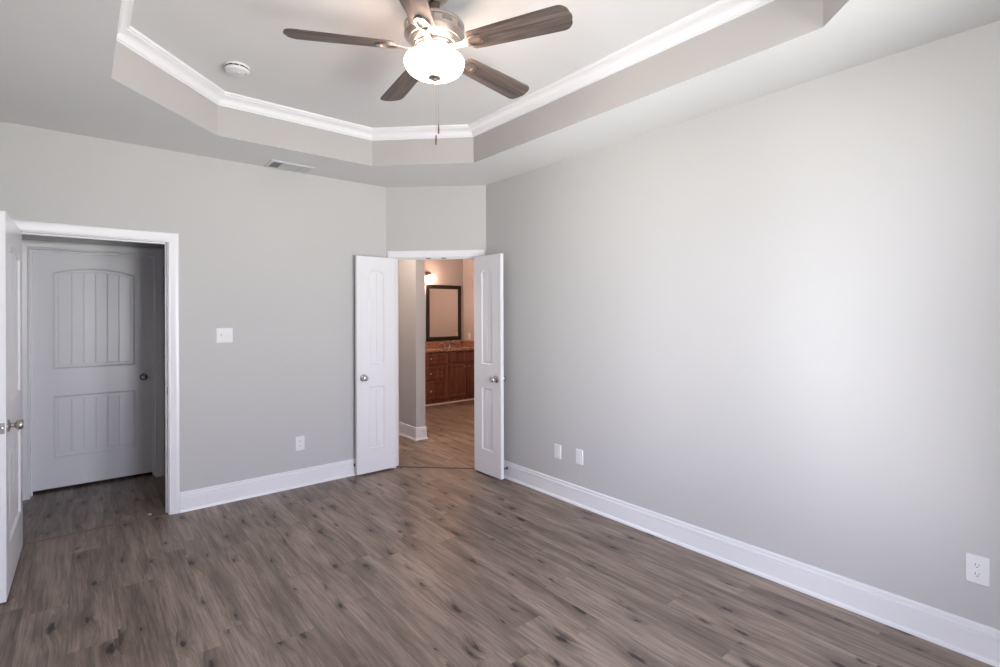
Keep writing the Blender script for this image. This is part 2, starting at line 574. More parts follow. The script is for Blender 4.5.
window('window_3', (XL, (SIDE[0] + SIDE[1]) / 2, WZ0), -PI / 2, (SIDE[1] - SIDE[0]) / 2, 'white double hung window in the left wall')

# hall and bathroom shells
b = MB()
HY = 5.64
D3 = (-0.322, 0.525, 2.047)
HT = 0.15
a0, a1, hz = D3[0] - JT, D3[1] + JT, D3[2] + JT
b.prism([(-1.15, 0), (a0, 0), (a0, hz), (a1, hz), (a1, 0), (1.6, 0), (1.6, H), (-1.15, H)], HY, HY + HT, xzy)
tag(b.build('wall_hall', M['wall'], smooth=False), 'grey hall wall around the closed door', 'wall', kind='structure')
b = MB(); b.box(1.6, 1.72, YB + WT, 7.7, 0, H)
tag(b.build('wall_hall_end', M['wall'], smooth=False), 'grey wall at the right end of the hall', 'wall', kind='structure')
b = MB(); b.box(-1.3, -1.15, YB - 0.4, 7.7, 0, H); b.box(-1.15, XL - WT, YB - 0.4, YB - 0.28, 0, H)
tag(b.build('wall_outer', M['wall'], smooth=False), 'grey wall at the left end of the hall', 'wall', kind='structure')
BY, BX = 7.65, 5.447            # bathroom back wall and side wall
b = MB(); b.box(-1.3, 5.8, BY, BY + 0.15, 0, H)
tag(b.build('wall_bath', M['wall'], smooth=False), 'bathroom wall behind the mirror', 'wall', kind='structure')
b = MB(); b.box(BX, BX + 0.15, 3.78, BY, 0, H)
tag(b.build('wall_bath_side', M['wall'], smooth=False), 'bathroom side wall right of the mirror', 'wall', kind='structure')
b = MB(); b.box(XR + WT, BX, 3.78, 3.90, 0, H)
tag(b.build('wall_bath_near', M['wall'], smooth=False), 'bathroom wall behind the right bedroom wall', 'wall', kind='structure')
PX0, PX1, PY = 3.073, 3.200, 5.282
b = MB(); b.box(PX0, PX1, PY, BY, 0, H)
tag(b.build('wall_partition', M['wall'], smooth=False), 'end of grey partition wall seen through the double doorway', 'wall', kind='structure')

# baseboards with shoe molding
base = [(0, 0), (0.025, 0), (0.0245, 0.007), (0.022, 0.013), (0.018, 0.017), (0.013, 0.019), (0.013, 0.104), (0.0065, 0.1045), (0.0055, 0.1125), (0.0150, 0.1130),
        (0.0155, 0.1210), (0.0120, 0.1255), (0.0060, 0.1265), (0.0050, 0.1335), (0.0115, 0.1340), (0.0115, 0.1440), (0.0090, 0.1490), (0.004, 0.151), (0, 0.151)]
def baseboard(name, path, label, side=1.0):
    q = MB(); q.sweep(base, path, ident, side=side)
    return tag(q.build(name, M['trim'], angle=22), label, 'baseboard', kind='structure')
baseboard('baseboard_right', [(XR, YF), (XR, P1.y - 0.002)], 'white baseboard along the long right wall')
baseboard('baseboard_back', [(P0.x - 0.012, YB), (D1[1] + 0.0725, YB)], 'white baseboard between hall doorway and double doors')
baseboard('baseboard_left', [(XL, YB - 0.02), (XL, YF)], 'white baseboard behind the open left door')
baseboard('baseboard_front', [(XL, YF), (XR, YF)], 'white baseboard under the windows')
baseboard('baseboard_partition', [(PX1, BY), (PX1, PY), (PX0, PY), (PX0, BY)], 'white baseboard wrapping the partition wall end', side=-1.0 if False else 1.0)
baseboard('baseboard_hall', [(1.6, HY), (D3[1] + 0.0725, HY)], 'white baseboard right of the closed hall door')

# door frames: casing swept around the opening, jamb boards, stops
casing = [(0.005, 0), (0.005, 0.010), (0.008, 0.0125), (0.012, 0.0125), (0.015, 0.010), (0.030, 0.0125), (0.046, 0.017), (0.060, 0.019),
          (0.067, 0.0175), (0.0715, 0.012), (0.0715, 0)]
def door_frame(name, loc, rz, D, T, label, stop_y, both=True, skip_side=None):
    root = empty(name, loc, rz, label, 'door frame', kind='structure')
    x0, x1, hz = D
    q = MB()
    path = [(x0, 0), (x0, hz), (x1, hz), (x1, 0)]
    q.sweep(casing, path, lambda a, c, h: (a, -h, c), side=1.0)
    q.build('casing', M['trim'], root, angle=22)
    if both:
        q = MB()
        q.sweep(casing, path, lambda a, c, h: (a, T + h, c), side=1.0)
        q.build('casing', M['trim'], root, angle=22)
    q = MB()
    q.prism([(x0 - JT, 0), (x0, 0), (x0, hz), (x1, hz), (x1, 0), (x1 + JT, 0), (x1 + JT, hz + JT), (x0 - JT, hz + JT)], 0, T, xzy)
    q.build('jamb', M['trim'], root, smooth=False)
    q = MB()
    s = 0.011
    q.prism([(x0, 0), (x0 + s, 0), (x0 + s, hz - s), (x1 - s, hz - s), (x1 - s, 0), (x1, 0), (x1, hz), (x0, hz)], stop_y, stop_y + 0.033, xzy)
    q.build('door_stop_strip', M['trim'], root, smooth=False)
    return root
f1 = door_frame('trim_2', (0, YB, 0), 0, D1, WT, 'white casing around the hall doorway', 0.042)
q = MB(); q.box(D1[1] - 0.0015, D1[1], 0.012, 0.036, 0.895, 0.955); q.box(D1[1] - 0.0022, D1[1] - 0.0015, 0.018, 0.030, 0.912, 0.938)
q.build('strike_plate', M['bronze'], f1)
f2 = door_frame('trim_3', (P0.x, P0.y, 0), AROT, D2, WT, 'white casing around the double doorway', 0.042)
for dx in (-0.076, 0.076):
    q = MB()
    c0 = (D2[0] + D2[1]) / 2 + dx
    q.lathe([(0.001, 0), (0.026, 0), (0.026, -0.004), (0.012, -0.006), (0.011, -0.002), (0.001, -0.002)], 20, lambda x, y, z: (c0 + x, 0.020 + y * 0.6, D2[2] + z))
    q.build('ball_catch', M['dark'], f2)
f3 = door_frame('trim_4', (0, HY, 0), 0, D3, HT, 'white casing around the closed hall door', 0.074, both=False)

# thresholds
tprof = [(-0.019, 0), (0.019, 0), (0.015, 0.004), (0.008, 0.0062), (-0.008, 0.0062), (-0.015, 0.004)]
q = MB(); q.sweep(tprof, [(D1[0] + 0.001, YB + 0.022), (D1[1] - 0.001, YB + 0.022)], ident)
tag(q.build('trim_5', M['strip']), 'thin brown transition strip across the hall doorway floor', 'threshold', kind='structure')
q = MB(); q.sweep(tprof, [(D2[0] + 0.001, 0.035), (D2[1] - 0.001, 0.035)], ident)
o = q.build('trim_6', M['strip_dark']); o.location = (P0.x, P0.y, 0); o.rotation_euler = (0, 0, AROT)
tag(o, 'thin brown transition strip across the double doorway floor', 'threshold', kind='structure')

# ------------------------------------------------------------------ doors
def panel_columns(x0, x1, grooves):
    """normalised sample positions with groove triples"""
    us = set()
    n = 12
    for i in range(n + 1):
        us.add(round(i / n, 5))
    gs = []
    for k in range(1, grooves + 1):
        g = k / (grooves + 1)
        gs.append(g)
    return sorted(us), gs


def door_face(q, w, h, panels, y, sgn):
    """one moulded face at local y, recess goes towards sgn*y. panels: (x0,x1,z0,z1,rise,grooves)"""
    px0, px1 = panels[0][0], panels[0][1]
    def P(a, c, d): return (a, y + sgn * d, c)
    # stiles
    q.add([P(0, 0, 0), P(px0, 0, 0), P(px0, h, 0), P(0, h, 0)], [(0, 1, 2, 3)])
    q.add([P(px1, 0, 0), P(w, 0, 0), P(w, h, 0), P(px1, h, 0)], [(0, 1, 2, 3)])
    N = 24
    def top(p, x, d=0.0):
        x0, x1, z0, z1, rise, g = p
        if rise <= 0:
            return z1 - d
        half = (x1 - x0) / 2
        Rr = (half * half + rise * rise) / (2 * rise)
        cz = z1 + rise - Rr
        return cz + math.sqrt(max(0.0, (Rr - d) ** 2 - (x - (x0 + x1) / 2) ** 2))
    order = sorted(panels, key=lambda p: p[2])
    # rails between the panels, as columns
    for i in range(N):
        xa, xb = px0 + (px1 - px0) * i / N, px0 + (px1 - px0) * (i + 1) / N
        q.add([P(xa, 0, 0), P(xb, 0, 0), P(xb, order[0][2], 0), P(xa, order[0][2], 0)], [(0, 1, 2, 3)])
        for k, p in enumerate(order):
            za, zb = top(p, xa), top(p, xb)
            up = order[k + 1][2] if k + 1 < len(order) else h
            q.add([P(xa, za, 0), P(xb, zb, 0), P(xb, up, 0), P(xa, up, 0)], [(0, 1, 2, 3)])
    prof = [(0, 0), (0.003, -0.0012), (0.007, -0.0012), (0.010, 0.0015), (0.016, 0.0085), (0.022, 0.0118), (0.034, 0.0118), (0.040, 0.0080), (0.043, 0.0074)]
    small = (px1 - px0) < 0.25
    if small:
        prof = [(a * 0.72, d * 0.9) for a, d in prof]
    for p in panels:
        x0, x1, z0, z1, rise, g = p
        loops = []
        for ins, dep in prof:
            lo = []
            for i in range(N + 1):
                lo.append((x0 + ins + (x1 - x0 - 2 * ins) * i / N, z0 + ins, dep))
            for i in range(N, -1, -1):
                xx = x0 + ins + (x1 - x0 - 2 * ins) * i / N
                lo.append((xx, top(p, xx, ins), dep))
            loops.append(lo)
        n = len(loops[0])
        vs = [P(*c) for lo in loops for c in lo]
        fs = []
        for k in range(len(loops) - 1):
            for i in range(n):
                j = (i + 1) % n
                fs.append((k * n + i, k * n + j, (k + 1) * n + j, (k + 1) * n + i))
        q.add(vs, fs)
        # field: planks with v grooves, column by column
        ins, dep = prof[-1]
        xa, xb = x0 + ins, x1 - ins
        cols = [(xa + (xb - xa) * i / N, dep) for i in range(N + 1)]
        gw = 0.0045
        for k in range(1, g + 1):
            gx = xa + (xb - xa) * k / (g + 1)
            cols = [c for c in cols if abs(c[0] - gx) > gw * 1.15]
            cols += [(gx - gw, dep), (gx, dep + 0.0058), (gx + gw, dep)]
        cols.sort()
        vs = []
        for cx, cd in cols:
            vs += [P(cx, z0 + ins, cd), P(cx, top(p, cx, ins), cd)]
        q.add(vs, [(2 * i, 2 * i + 2, 2 * i + 3, 2 * i + 1) for i in range(len(cols) - 1)])


def door_slab(root, w, h, panels, z0, t0, t1, name='door_slab'):
    """slab hinged at x = 0 running to x = w, thickness y t0..t1"""
    q = MB()
    door_face(q, w, h, panels, t0, 1.0)
    door_face(q, w, h, panels, t1, -1.0)
    c = [(0, 0), (w, 0), (w, h), (0, h)]
    vs = [(a, t0, b2) for a, b2 in c] + [(a, t1, b2) for a, b2 in c]
    q.add(vs, [(i, (i + 1) % 4, 4 + (i + 1) % 4, 4 + i) for i in range(4)])
    q.v = [(x, y, z + z0) for x, y, z in q.v]
    # orient every face outwards by hand: faces near t0 look to -y, near t1 to +y
    mid = (t0 + t1) / 2
    nf = []
    for f in q.f:
        p = [Vector(q.v[i]) for i in f]
        nrm = Vector((0, 0, 0))
        for i in range(1, len(p) - 1):
            nrm += (p[i] - p[0]).cross(p[i + 1] - p[0])
        cen = sum(p, Vector()) / len(p)
        if abs(nrm.y) > 1e-9 and (nrm.y > 0) != (cen.y > mid):
            f = tuple(reversed(f))
        elif abs(nrm.y) <= 1e-9:
            out = cen - Vector((w / 2, mid, z0 + h / 2))
            if nrm.dot(out) < 0:
                f = tuple(reversed(f))
        nf.append(f)
    q.f = nf
    o = q.build(name, M['door'], root, angle=28, fix=False)
    return o


def knob(parent, x, z, y, sgn, proj=0.062, mat='nickel', name='door_knob'):
    """door knob on face y pointing sgn*y"""
    q = MB()
    s = proj / 0.062
    prof = [(0.0325, 0), (0.0325, 0.004), (0.029, 0.007), (0.016, 0.010), (0.0115, 0.014), (0.0115, 0.026), (0.015, 0.030), (0.0225, 0.034),
            (0.0262, 0.040), (0.0268, 0.050), (0.0245, 0.058), (0.020, 0.0615), (0.008, 0.062), (0.0075, 0.0605), (0.001, 0.0605)]
    q.lathe([(r, d * s) for r, d in prof], 28, lambda a, b2, d: (x + a, y + sgn * d, z + b2))
    return q.build(name, M[mat], parent, angle=40)


def hinges(root, zs, y, sx=-1):
    for z in zs:
        q = MB()
        q.lathe([(0.0055, 0), (0.0065, 0.002), (0.0065, 0.087), (0.0055, 0.089)], 12, lambda a, b2, d: (a - 0.004, b2 + y, z - 0.0445 + d))
        q.build('hinge', M['nickel'], root)


def latch(root, w, z, t0, t1):
    q = MB()
    m = (t0 + t1) / 2
    q.box(w, w + 0.0015, m - 0.0125, m + 0.0125, z - 0.028, z + 0.028)
    q.box(w + 0.0015, w + 0.009, m - 0.006, m + 0.006, z - 0.007, z + 0.007, 0.002)
    q.build('latch_plate', M['chrome'], root)


def wide_panels(w):
    x0, x1 = w * 0.155, w * 0.845
    return [(x0, x1, 1.008, 1.840, 0.052, 5), (x0, x1, 0.250, 0.790, 0.0, 5)]

def narrow_panels(w):
    x0, x1 = w * 0.285, w * 0.715
    return [(x0, x1, 1.010, 1.868, 0.038, 1), (x0, x1, 0.215, 0.805, 0.0, 1)]

# open hall door against the left wall
dw = 0.835
d1 = empty('door_1', (D1[0] + 0.002, YB - 0.022, 0), R(-90.55), 'white two panel door standing open at the left edge', 'door', kind='structure')
door_slab(d1, dw, 2.03, wide_panels(dw), 0.012, 0.0, 0.035)
knob(d1, dw - 0.07, 0.915, 0.035, 1); knob(d1, dw - 0.07, 0.915, 0.0, -1, 0.055)
hinges(d1, (0.25, 1.05, 1.83), -0.002); latch(d1, dw, 0.915, 0.0, 0.035)
# closed door at the end of the hall
d2 = empty('door_2', (D3[0] + 0.003, HY + 0.11, 0), 0, 'closed white arched panel door across the hall', 'door', kind='structure')
dw2 = D3[1] - D3[0] - 0.006
door_slab(d2, dw2, 2.015, wide_panels(dw2), 0.027, 0.0, 0.035)
knob(d2, dw2 - 0.072, 0.925, 0.0, -1, mat='gunmetal')
# double doors
lw = 0.395
d3 = empty('door_3', (2.352, 4.468, 0), PI, 'left leaf of the open white double doors', 'door', kind='structure')
door_slab(d3, lw, 2.025, narrow_panels(lw), 0.018, 0.0, 0.035)
knob(d3, lw - 0.062, 0.91, 0.035, 1, mat='chrome'); knob(d3, lw - 0.062, 0.91, 0.0, -1, 0.047, mat='chrome')
hinges(d3, (0.25, 1.05, 1.83), -0.003)
d4 = empty('door_4', (2.927, 3.880, 0), R(-90), 'right leaf of the open white double doors', 'door', kind='structure')
door_slab(d4, lw, 2.025, narrow_panels(lw), 0.018, -0.035, 0.0)
knob(d4, lw - 0.062, 0.91, -0.035, -1, mat='chrome'); knob(d4, lw - 0.062, 0.91, 0.0, 1, mat='chrome')
hinges(d4, (0.25, 1.05, 1.83), 0.003)
for dd, z in ((d3, 0), (d4, 0)):
    q = MB(); m = 0.0175 if dd is d3 else -0.0175
    q.lathe([(0.012, 0), (0.012, 0.0015), (0.007, 0.0018), (0.006, 0.005), (0.001, 0.0065)], 14, lambda a, b2, d: (lw - 0.09 + a, m + b2, 2.043 + d))
    q.build('ball_catch', M['chrome'], dd)

# door stops on the baseboards
def bumper(loc, rz, length, label):
    root = empty('door_bumper', loc, rz, label, 'door stop')
    q = MB(); q.lathe([(0.013, 0), (0.013, 0.003), (0.007, 0.006), (0.0055, 0.009), (0.0055, length - 0.012), (0.001, length - 0.012)], 14, lambda a, c, d: (a, -d, c))
    q.build('post', M['bronze'], root)
    q = MB(); q.lathe([(0.008, length - 0.012), (0.0095, length - 0.009), (0.0095, length - 0.003), (0.006, length), (0.001, length)], 14, lambda a, c, d: (a, -d, c))
    q.build('rubber_tip', M['rubber'], root)
bumper((1.968, YB - 0.013, 0.094), 0, 0.039, 'small dark door stop on baseboard behind the left double door leaf')
bumper((XR - 0.013, 3.515, 0.094), R(-90), 0.060, 'small dark door stop on baseboard behind the right double door leaf')

# ------------------------------------------------------------------ wall plates
def rounded(w, h, r, n=5):
    pts = []
    for cx, cz, a0 in ((w / 2 - r, h / 2 - r, 0), (-w / 2 + r, h / 2 - r, 90), (-w / 2 + r, -h / 2 + r, 180), (w / 2 - r, -h / 2 + r, 270)):
        for k in range(n):
            a = R(a0 + 90 * k / (n - 1))
            pts.append((cx + r * math.cos(a), cz + r * math.sin(a)))
    return pts

def plate(root, w, h, name='cover_plate'):
    q = MB()
    loops = [(0, 0.0), (0, 0.003), (0.0015, 0.0052), (0.004, 0.006)]
    vs, n = [], 0
    for ins, d in loops:
        pts = rounded(w - 2 * ins, h - 2 * ins, 0.005)
        n = len(pts)
        vs += [(a, -d, c) for a, c in pts]
    fs = [(k * n + i, k * n + (i + 1) % n, (k + 1) * n + (i + 1) % n, (k + 1) * n + i) for k in range(len(loops) - 1) for i in range(n)]
    fs += [tuple(range(n)), tuple((len(loops) - 1) * n + i for i in range(n))]
    q.add(vs, fs)
    return q.build(name, M['plastic'], root, angle=12)

def screw(root, x, z):
    q = MB(); q.lathe([(0.0035, 0.0055), (0.0035, 0.0066), (0.0025, 0.0072), (0.0005, 0.0072)], 10, lambda a, c, d: (x + a, -d, z + c))
    q.build('screw', M['plastic'], root)

def outlet(loc, rz, label, group=None):
    root = empty('wall_outlet', loc, rz, label, 'outlet', group)
    plate(root, 0.078, 0.122)
    for dz in (0.0195, -0.0195):
        q = MB()
        pts = [(a * 0.0168, max(-0.0135, min(0.0135, c * 0.0168))) for a, c in [(math.cos(2 * PI * k / 28), math.sin(2 * PI * k / 28)) for k in range(28)]]
        q.prism([(a, c + dz) for a, c in pts], -0.0055, -0.0080, lambda a, c, w: (a, w, c))
        s = q.build('socket', M['plastic'], root)
        q = MB()
        for sx, hh in ((-0.0062, 0.0042), (0.0062, 0.0034)):
            q.box(sx - 0.0011, sx + 0.0011, -0.0083, -0.0078, dz + 0.003 - hh, dz + 0.003 + hh)
        q.lathe([(0.0024, 0.0078), (0.0024, 0.0083)], 12, lambda a, c, d: (a, -d, dz - 0.0075 + c))
        q.build('slots', M['dark'], s, smooth=False)
    screw(root, 0, 0)
    return root
outlet((1.471, YB, 0.376), 0, 'white electrical outlet low on the back wall left of the double doors')
outlet((XR, 0.373, 0.382), R(-90), 'white electrical outlet low on the right wall nearest the viewer')

def blank(loc, rz, label):
    root = empty('blank_wall_plate', loc, rz, label, 'wall plate', 'blank plates on the right wall')
    plate(root, 0.074, 0.116)
    q = MB(); q.prism(rounded(0.034, 0.067, 0.003), -0.0055, -0.0075, lambda a, c, w: (a, w, c))
    q.build('insert', M['plastic'], root)
    screw(root, 0, 0.048); screw(root, 0, -0.048)
blank((XR, 2.890, 0.374), R(-90), 'blank white wall plate on the right wall closer to the double doors')
blank((XR, 2.656, 0.380), R(-90), 'blank white wall plate on the right wall farther from the double doors')

root = empty('light_switch', (0.884, YB, 1.336), 0, 'white double toggle light switch on the back wall right of the hall doorway', 'light switch')
plate(root, 0.118, 0.118)
for sx, up in ((-0.023, 1), (0.023, -1)):
    q = MB()
    q.box(sx - 0.006, sx + 0.006, -0.0072, -0.0055, -0.013, 0.013)
    s = q.build('toggle_frame', M['plastic'], root, smooth=False)
    q = MB()
    q.prism([(-0.0055, -0.006), (-0.0055, 0.006), (-0.019, 0.011 * up + 0.0035), (-0.019, 0.011 * up - 0.0035)], sx - 0.0042, sx + 0.0042, lambda a, c, w: (w, a, c))
    q.build('toggle', M['plastic'], s)
for sx in (-0.023, 0.023):
    screw(root, sx, 0.030); screw(root, sx, -0.030)

# small white scrap on the hall floor by the doorway
q = MB()
rr = random.Random(4)
pts = [(0.016 * math.cos(a) * rr.uniform(.6, 1), 0.010 * math.sin(a) * rr.uniform(.6, 1)) for a in [2 * PI * k / 9 for k in range(9)]]
n = len(pts)
vs = [(a, c, 0) for a, c in pts] + [(a * .8, c * .8, 0.004 + 0.002 * math.sin(3 * i)) for i, (a, c) in enumerate(pts)]
q.add(vs, [tuple(range(n)), tuple(range(n, 2 * n))] + [(i, (i + 1) % n, n + (i + 1) % n, n + i) for i in range(n)])
o = q.build('paper_scrap', M['plastic']); o.location = (0.397, 4.614, 0.0005)
tag(o, 'tiny white scrap on the hall floor just past the doorway', 'scrap')

# ------------------------------------------------------------------ ceiling vent
root = empty('ceiling_vent', (1.352, 4.392, H), 0, 'white rectangular air vent in the ceiling above the back wall', 'air vent')
VW, VD = 0.175, 0.112
q = MB()
FR = 0.018
ring = [(0.003, 0), (-FR - 0.002, 0), (-FR, -0.004), (-FR + 0.006, -0.007), (-0.003, -0.009), (0.003, -0.009)]
IW, ID = VW - FR, VD - FR
q.sweep([(-a, z) for a, z in ring], [(-IW, -ID), (IW, -ID), (IW, ID), (-IW, ID)], ident, closed=True, side=-1.0)
q.build('vent_frame', M['vent'], root, angle=25)
q = MB(); q.box(-IW, IW, -ID, ID, -0.0022, -0.0012)
q.build('duct_opening', M['duct'], root, smooth=False)
def louvers(x0, x1, tilt, along_x):
    q = MB()
    if along_x:
        y = -ID + 0.009
        while y < ID - 0.006:
            q.prism([(y, -0.0085), (y + 0.001, -0.0085), (y + 0.006 * tilt + 0.001, -0.0025), (y + 0.006 * tilt, -0.0025)], x0, x1, lambda a, c, w: (w, a, c))
            y += 0.0125
    else:
        x = x0 + 0.006
        while x < x1 - 0.004:
            q.prism([(x - 0.005 * tilt, -0.0085), (x - 0.005 * tilt + 0.001, -0.0085), (x + 0.005 * tilt + 0.001, -0.0025), (x + 0.005 * tilt, -0.0025)], -ID + .001, ID - .001, lambda a, c, w: (a, w, c))
            x += 0.0125
    q.build('louver_bank', M['vent'], root, smooth=False)
louvers(-IW + .001, -0.079, 1, False)
louvers(-0.073, 0.072, 0.45, True)
louvers(0.079, IW - .001, -1, False)
for dx in (-0.076, 0.076):
    q = MB(); q.box(dx - 0.0025, dx + 0.0025, -ID, ID, -0.009, -0.0024)
    q.build('divider', M['vent'], root, smooth=False)

# ------------------------------------------------------------------ smoke detector
root = empty('smoke_detector', (0.745, 3.43, ZT), 0, 'round white smoke detector on the tray ceiling', 'smoke detector')
q = MB(); q.lathe([(0.001, 0), (0.068, 0), (0.070, -0.003), (0.070, -0.010), (0.066, -0.013), (0.001, -0.013)], 40)
q.build('base', M['plastic'], root, angle=30)
q = MB(); q.lathe([(0.060, -0.012), (0.060, -0.020), (0.067, -0.0205), (0.0685, -0.030), (0.064, -0.036), (0.058, -0.038), (0.050, -0.0365), (0.040, -0.0415), (0.020, -0.044), (0.001, -0.044)], 40)
q.build('cover', M['plastic'], root, angle=28)
q = MB()
for k in range(12):
    a0 = 2 * PI * k / 12
    arc = [a0 + 0.07 + 0.38 * j / 4 for j in range(5)]
    for j in range(4):
        c = [(0.0600, arc[j]), (0.0672, arc[j]), (0.0672, arc[j + 1]), (0.0600, arc[j + 1])]
        pts = [(r * math.cos(a), r * math.sin(a)) for r, a in c]
        q.prism(pts, -0.0128, -0.0203, ident)
q.build('slots', M['dark'], root, smooth=False)
q = MB(); q.lathe([(0.011, -0.0425), (0.011, -0.0460), (0.008, -0.0470), (0.001, -0.0470)], 18, lambda x, y, z: (x + 0.004, y - 0.014, z))
q.build('test_button', M['plastic'], root)
q = MB(); q.lathe([(0.003, -0.036), (0.003, -0.0405), (0.001, -0.041)], 10, lambda x, y, z: (x + 0.045, y - 0.012, z))
q.build('indicator_light', M['dark'], root)

# ------------------------------------------------------------------ ceiling fan
FX, FY = 1.306, 2.063
fan = empty('ceiling_fan', (FX, FY, ZT), 0, 'five blade ceiling fan with brushed nickel motor and lit glass bowl', 'ceiling fan')
rz = lambda z: z - ZT
q = MB(); q.lathe([(0.001, 0), (0.068, 0), (0.070, -0.006), (0.066, -0.018), (0.052, -0.032), (0.034, -0.040), (0.030, -0.043), (0.001, -0.043)], 40)
q.build('canopy', M['nickel'], fan)
q = MB(); q.lathe([(0.001, -0.042), (0.024, -0.042), (0.026, -0.050), (0.026, -0.075), (0.022, -0.082), (0.020, -0.100), (0.034, -0.112), (0.034, -0.140), (0.001, -0.140)], 28)
q.build('downrod', M['bronze'], fan)
q = MB()
q.lathe([(0.030, rz(2.902)), (0.090, rz(2.899)), (0.128, rz(2.890)), (0.140, rz(2.882)), (0.144, rz(2.874)), (0.144, rz(2.866)), (0.140, rz(2.863)), (0.140, rz(2.836)), (0.1435, rz(2.833)),
         (0.1435, rz(2.826)), (0.137, rz(2.820)), (0.128, rz(2.812)), (0.124, rz(2.807)), (0.120, rz(2.806)), (0.118, rz(2.800)), (0.106, rz(2.790)), (0.102, rz(2.787)), (0.098, rz(2.786)), (0.096, rz(2.776)), (0.001, rz(2.776))], 56)
mh = q.build('motor_housing', M['nickel'], fan, angle=25)
for k in range(10):                                   # panels around the housing band
    q = MB()
    a = 2 * PI * (k + 0.3) / 10
    rim = [(0.1385, a - 0.18 + 0.072 * j) for j in range(6)] + [(0.1412, a + 0.18 - 0.072 * j) for j in range(6)]
    q.prism([(r * math.cos(t), r * math.sin(t)) for r, t in rim], rz(2.839), rz(2.860), ident)
    q.build('band_panel', M['gunmetal'], mh, angle=35)
# flywheel and switch housing between motor and bowl
q = MB(); q.lathe([(0.001, rz(2.776)), (0.086, rz(2.776)), (0.088, rz(2.772)), (0.088, rz(2.764)), (0.080, rz(2.760)), (0.058, rz(2.758)), (0.056, rz(2.752)), (0.001, rz(2.752))], 40)
q.build('switch_housing', M['nickel'], fan, angle=25)
q = MB(); q.lathe([(0.001, rz(2.752)), (0.052, rz(2.752)), (0.054, rz(2.746)), (0.054, rz(2.728)), (0.048, rz(2.722)), (0.030, rz(2.718)), (0.008, rz(2.716)), (0.007, rz(2.640)), (0.001, rz(2.640))], 40)
q.build('bowl_fitter', M['nickel'], fan, angle=25)
for k in range(3):
    a = 2 * PI * k / 3 + 0.5
    ca, sa = math.cos(a), math.sin(a)
    q = MB()
    q.lathe([(0.004, 0.052), (0.012, 0.054), (0.0135, 0.068), (0.020, 0.076), (0.0225, 0.088), (0.020, 0.100), (0.012, 0.108), (0.001, 0.110)], 16, lambda x, y, d: (d * ca - y * sa, d * sa + y * ca, x + rz(2.732)))
    q.build('light_bulb', M['bulb'], fan, angle=60)
bowl = [(0.128, 2.722), (0.138, 2.718), (0.143, 2.708), (0.1425, 2.696), (0.137, 2.680), (0.126, 2.664), (0.108, 2.652), (0.085, 2.644), (0.055, 2.639), (0.009, 2.6365)]
q = MB(); q.lathe([(r, rz(z)) for r, z in bowl], 56, cap=False)
bo = q.build('glass_bowl', M['bowl'], fan, angle=60)
q = MB(); q.lathe([(0.001, rz(2.640)), (0.029, rz(2.6385)), (0.0315, rz(2.634)), (0.030, rz(2.628)), (0.022, rz(2.624)), (0.012, rz(2.622)), (0.010, rz(2.619)), (0.006, rz(2.616)), (0.001, rz(2.615))], 24)
q.build('finial', M['nickel'], bo)

def blade_outline():
    """closed outline (x along the blade)"""
    x0, x1, w0, w1 = 0.185, 0.680, 0.054, 0.0715
    pts = []
    def half(x):
        u = (x - x0) / (x1 - x0)
        return w0 + (w1 - w0) * min(1.0, u * 1.15) ** 0.8
    up = []
    for k in range(6):                                  # rounded root
        a = PI / 2 * k / 5
        up.append((x0 + 0.018 * (1 - math.sin(a)), half(x0) - 0.018 * (1 - math.sin(a)) * 0 - 0.018 * (1 - math.cos(PI / 2 - a)) * 1))
    up = [(x0, half(x0) - 0.018), (x0 + 0.003, half(x0) - 0.009), (x0 + 0.009, half(x0) - 0.003), (x0 + 0.018, half(x0 + 0.018))]
    for k in range(1, 10):
        x = x0 + 0.018 + (x1 - 0.055 - x0 - 0.018) * k / 9
        up.append((x, half(x)))
    hw = half(x1 - 0.055)
    for k in range(1, 9):                               # softly rounded tip
        a = PI / 2 * k / 8
        up.append((x1 - 0.055 + 0.047 * math.sin(a), hw - 0.050 * (1 - math.cos(a))))
    up.append((x1 - 0.003, 0.010))
    low = [(x, -y) for x, y in reversed(up)]
    return up + low

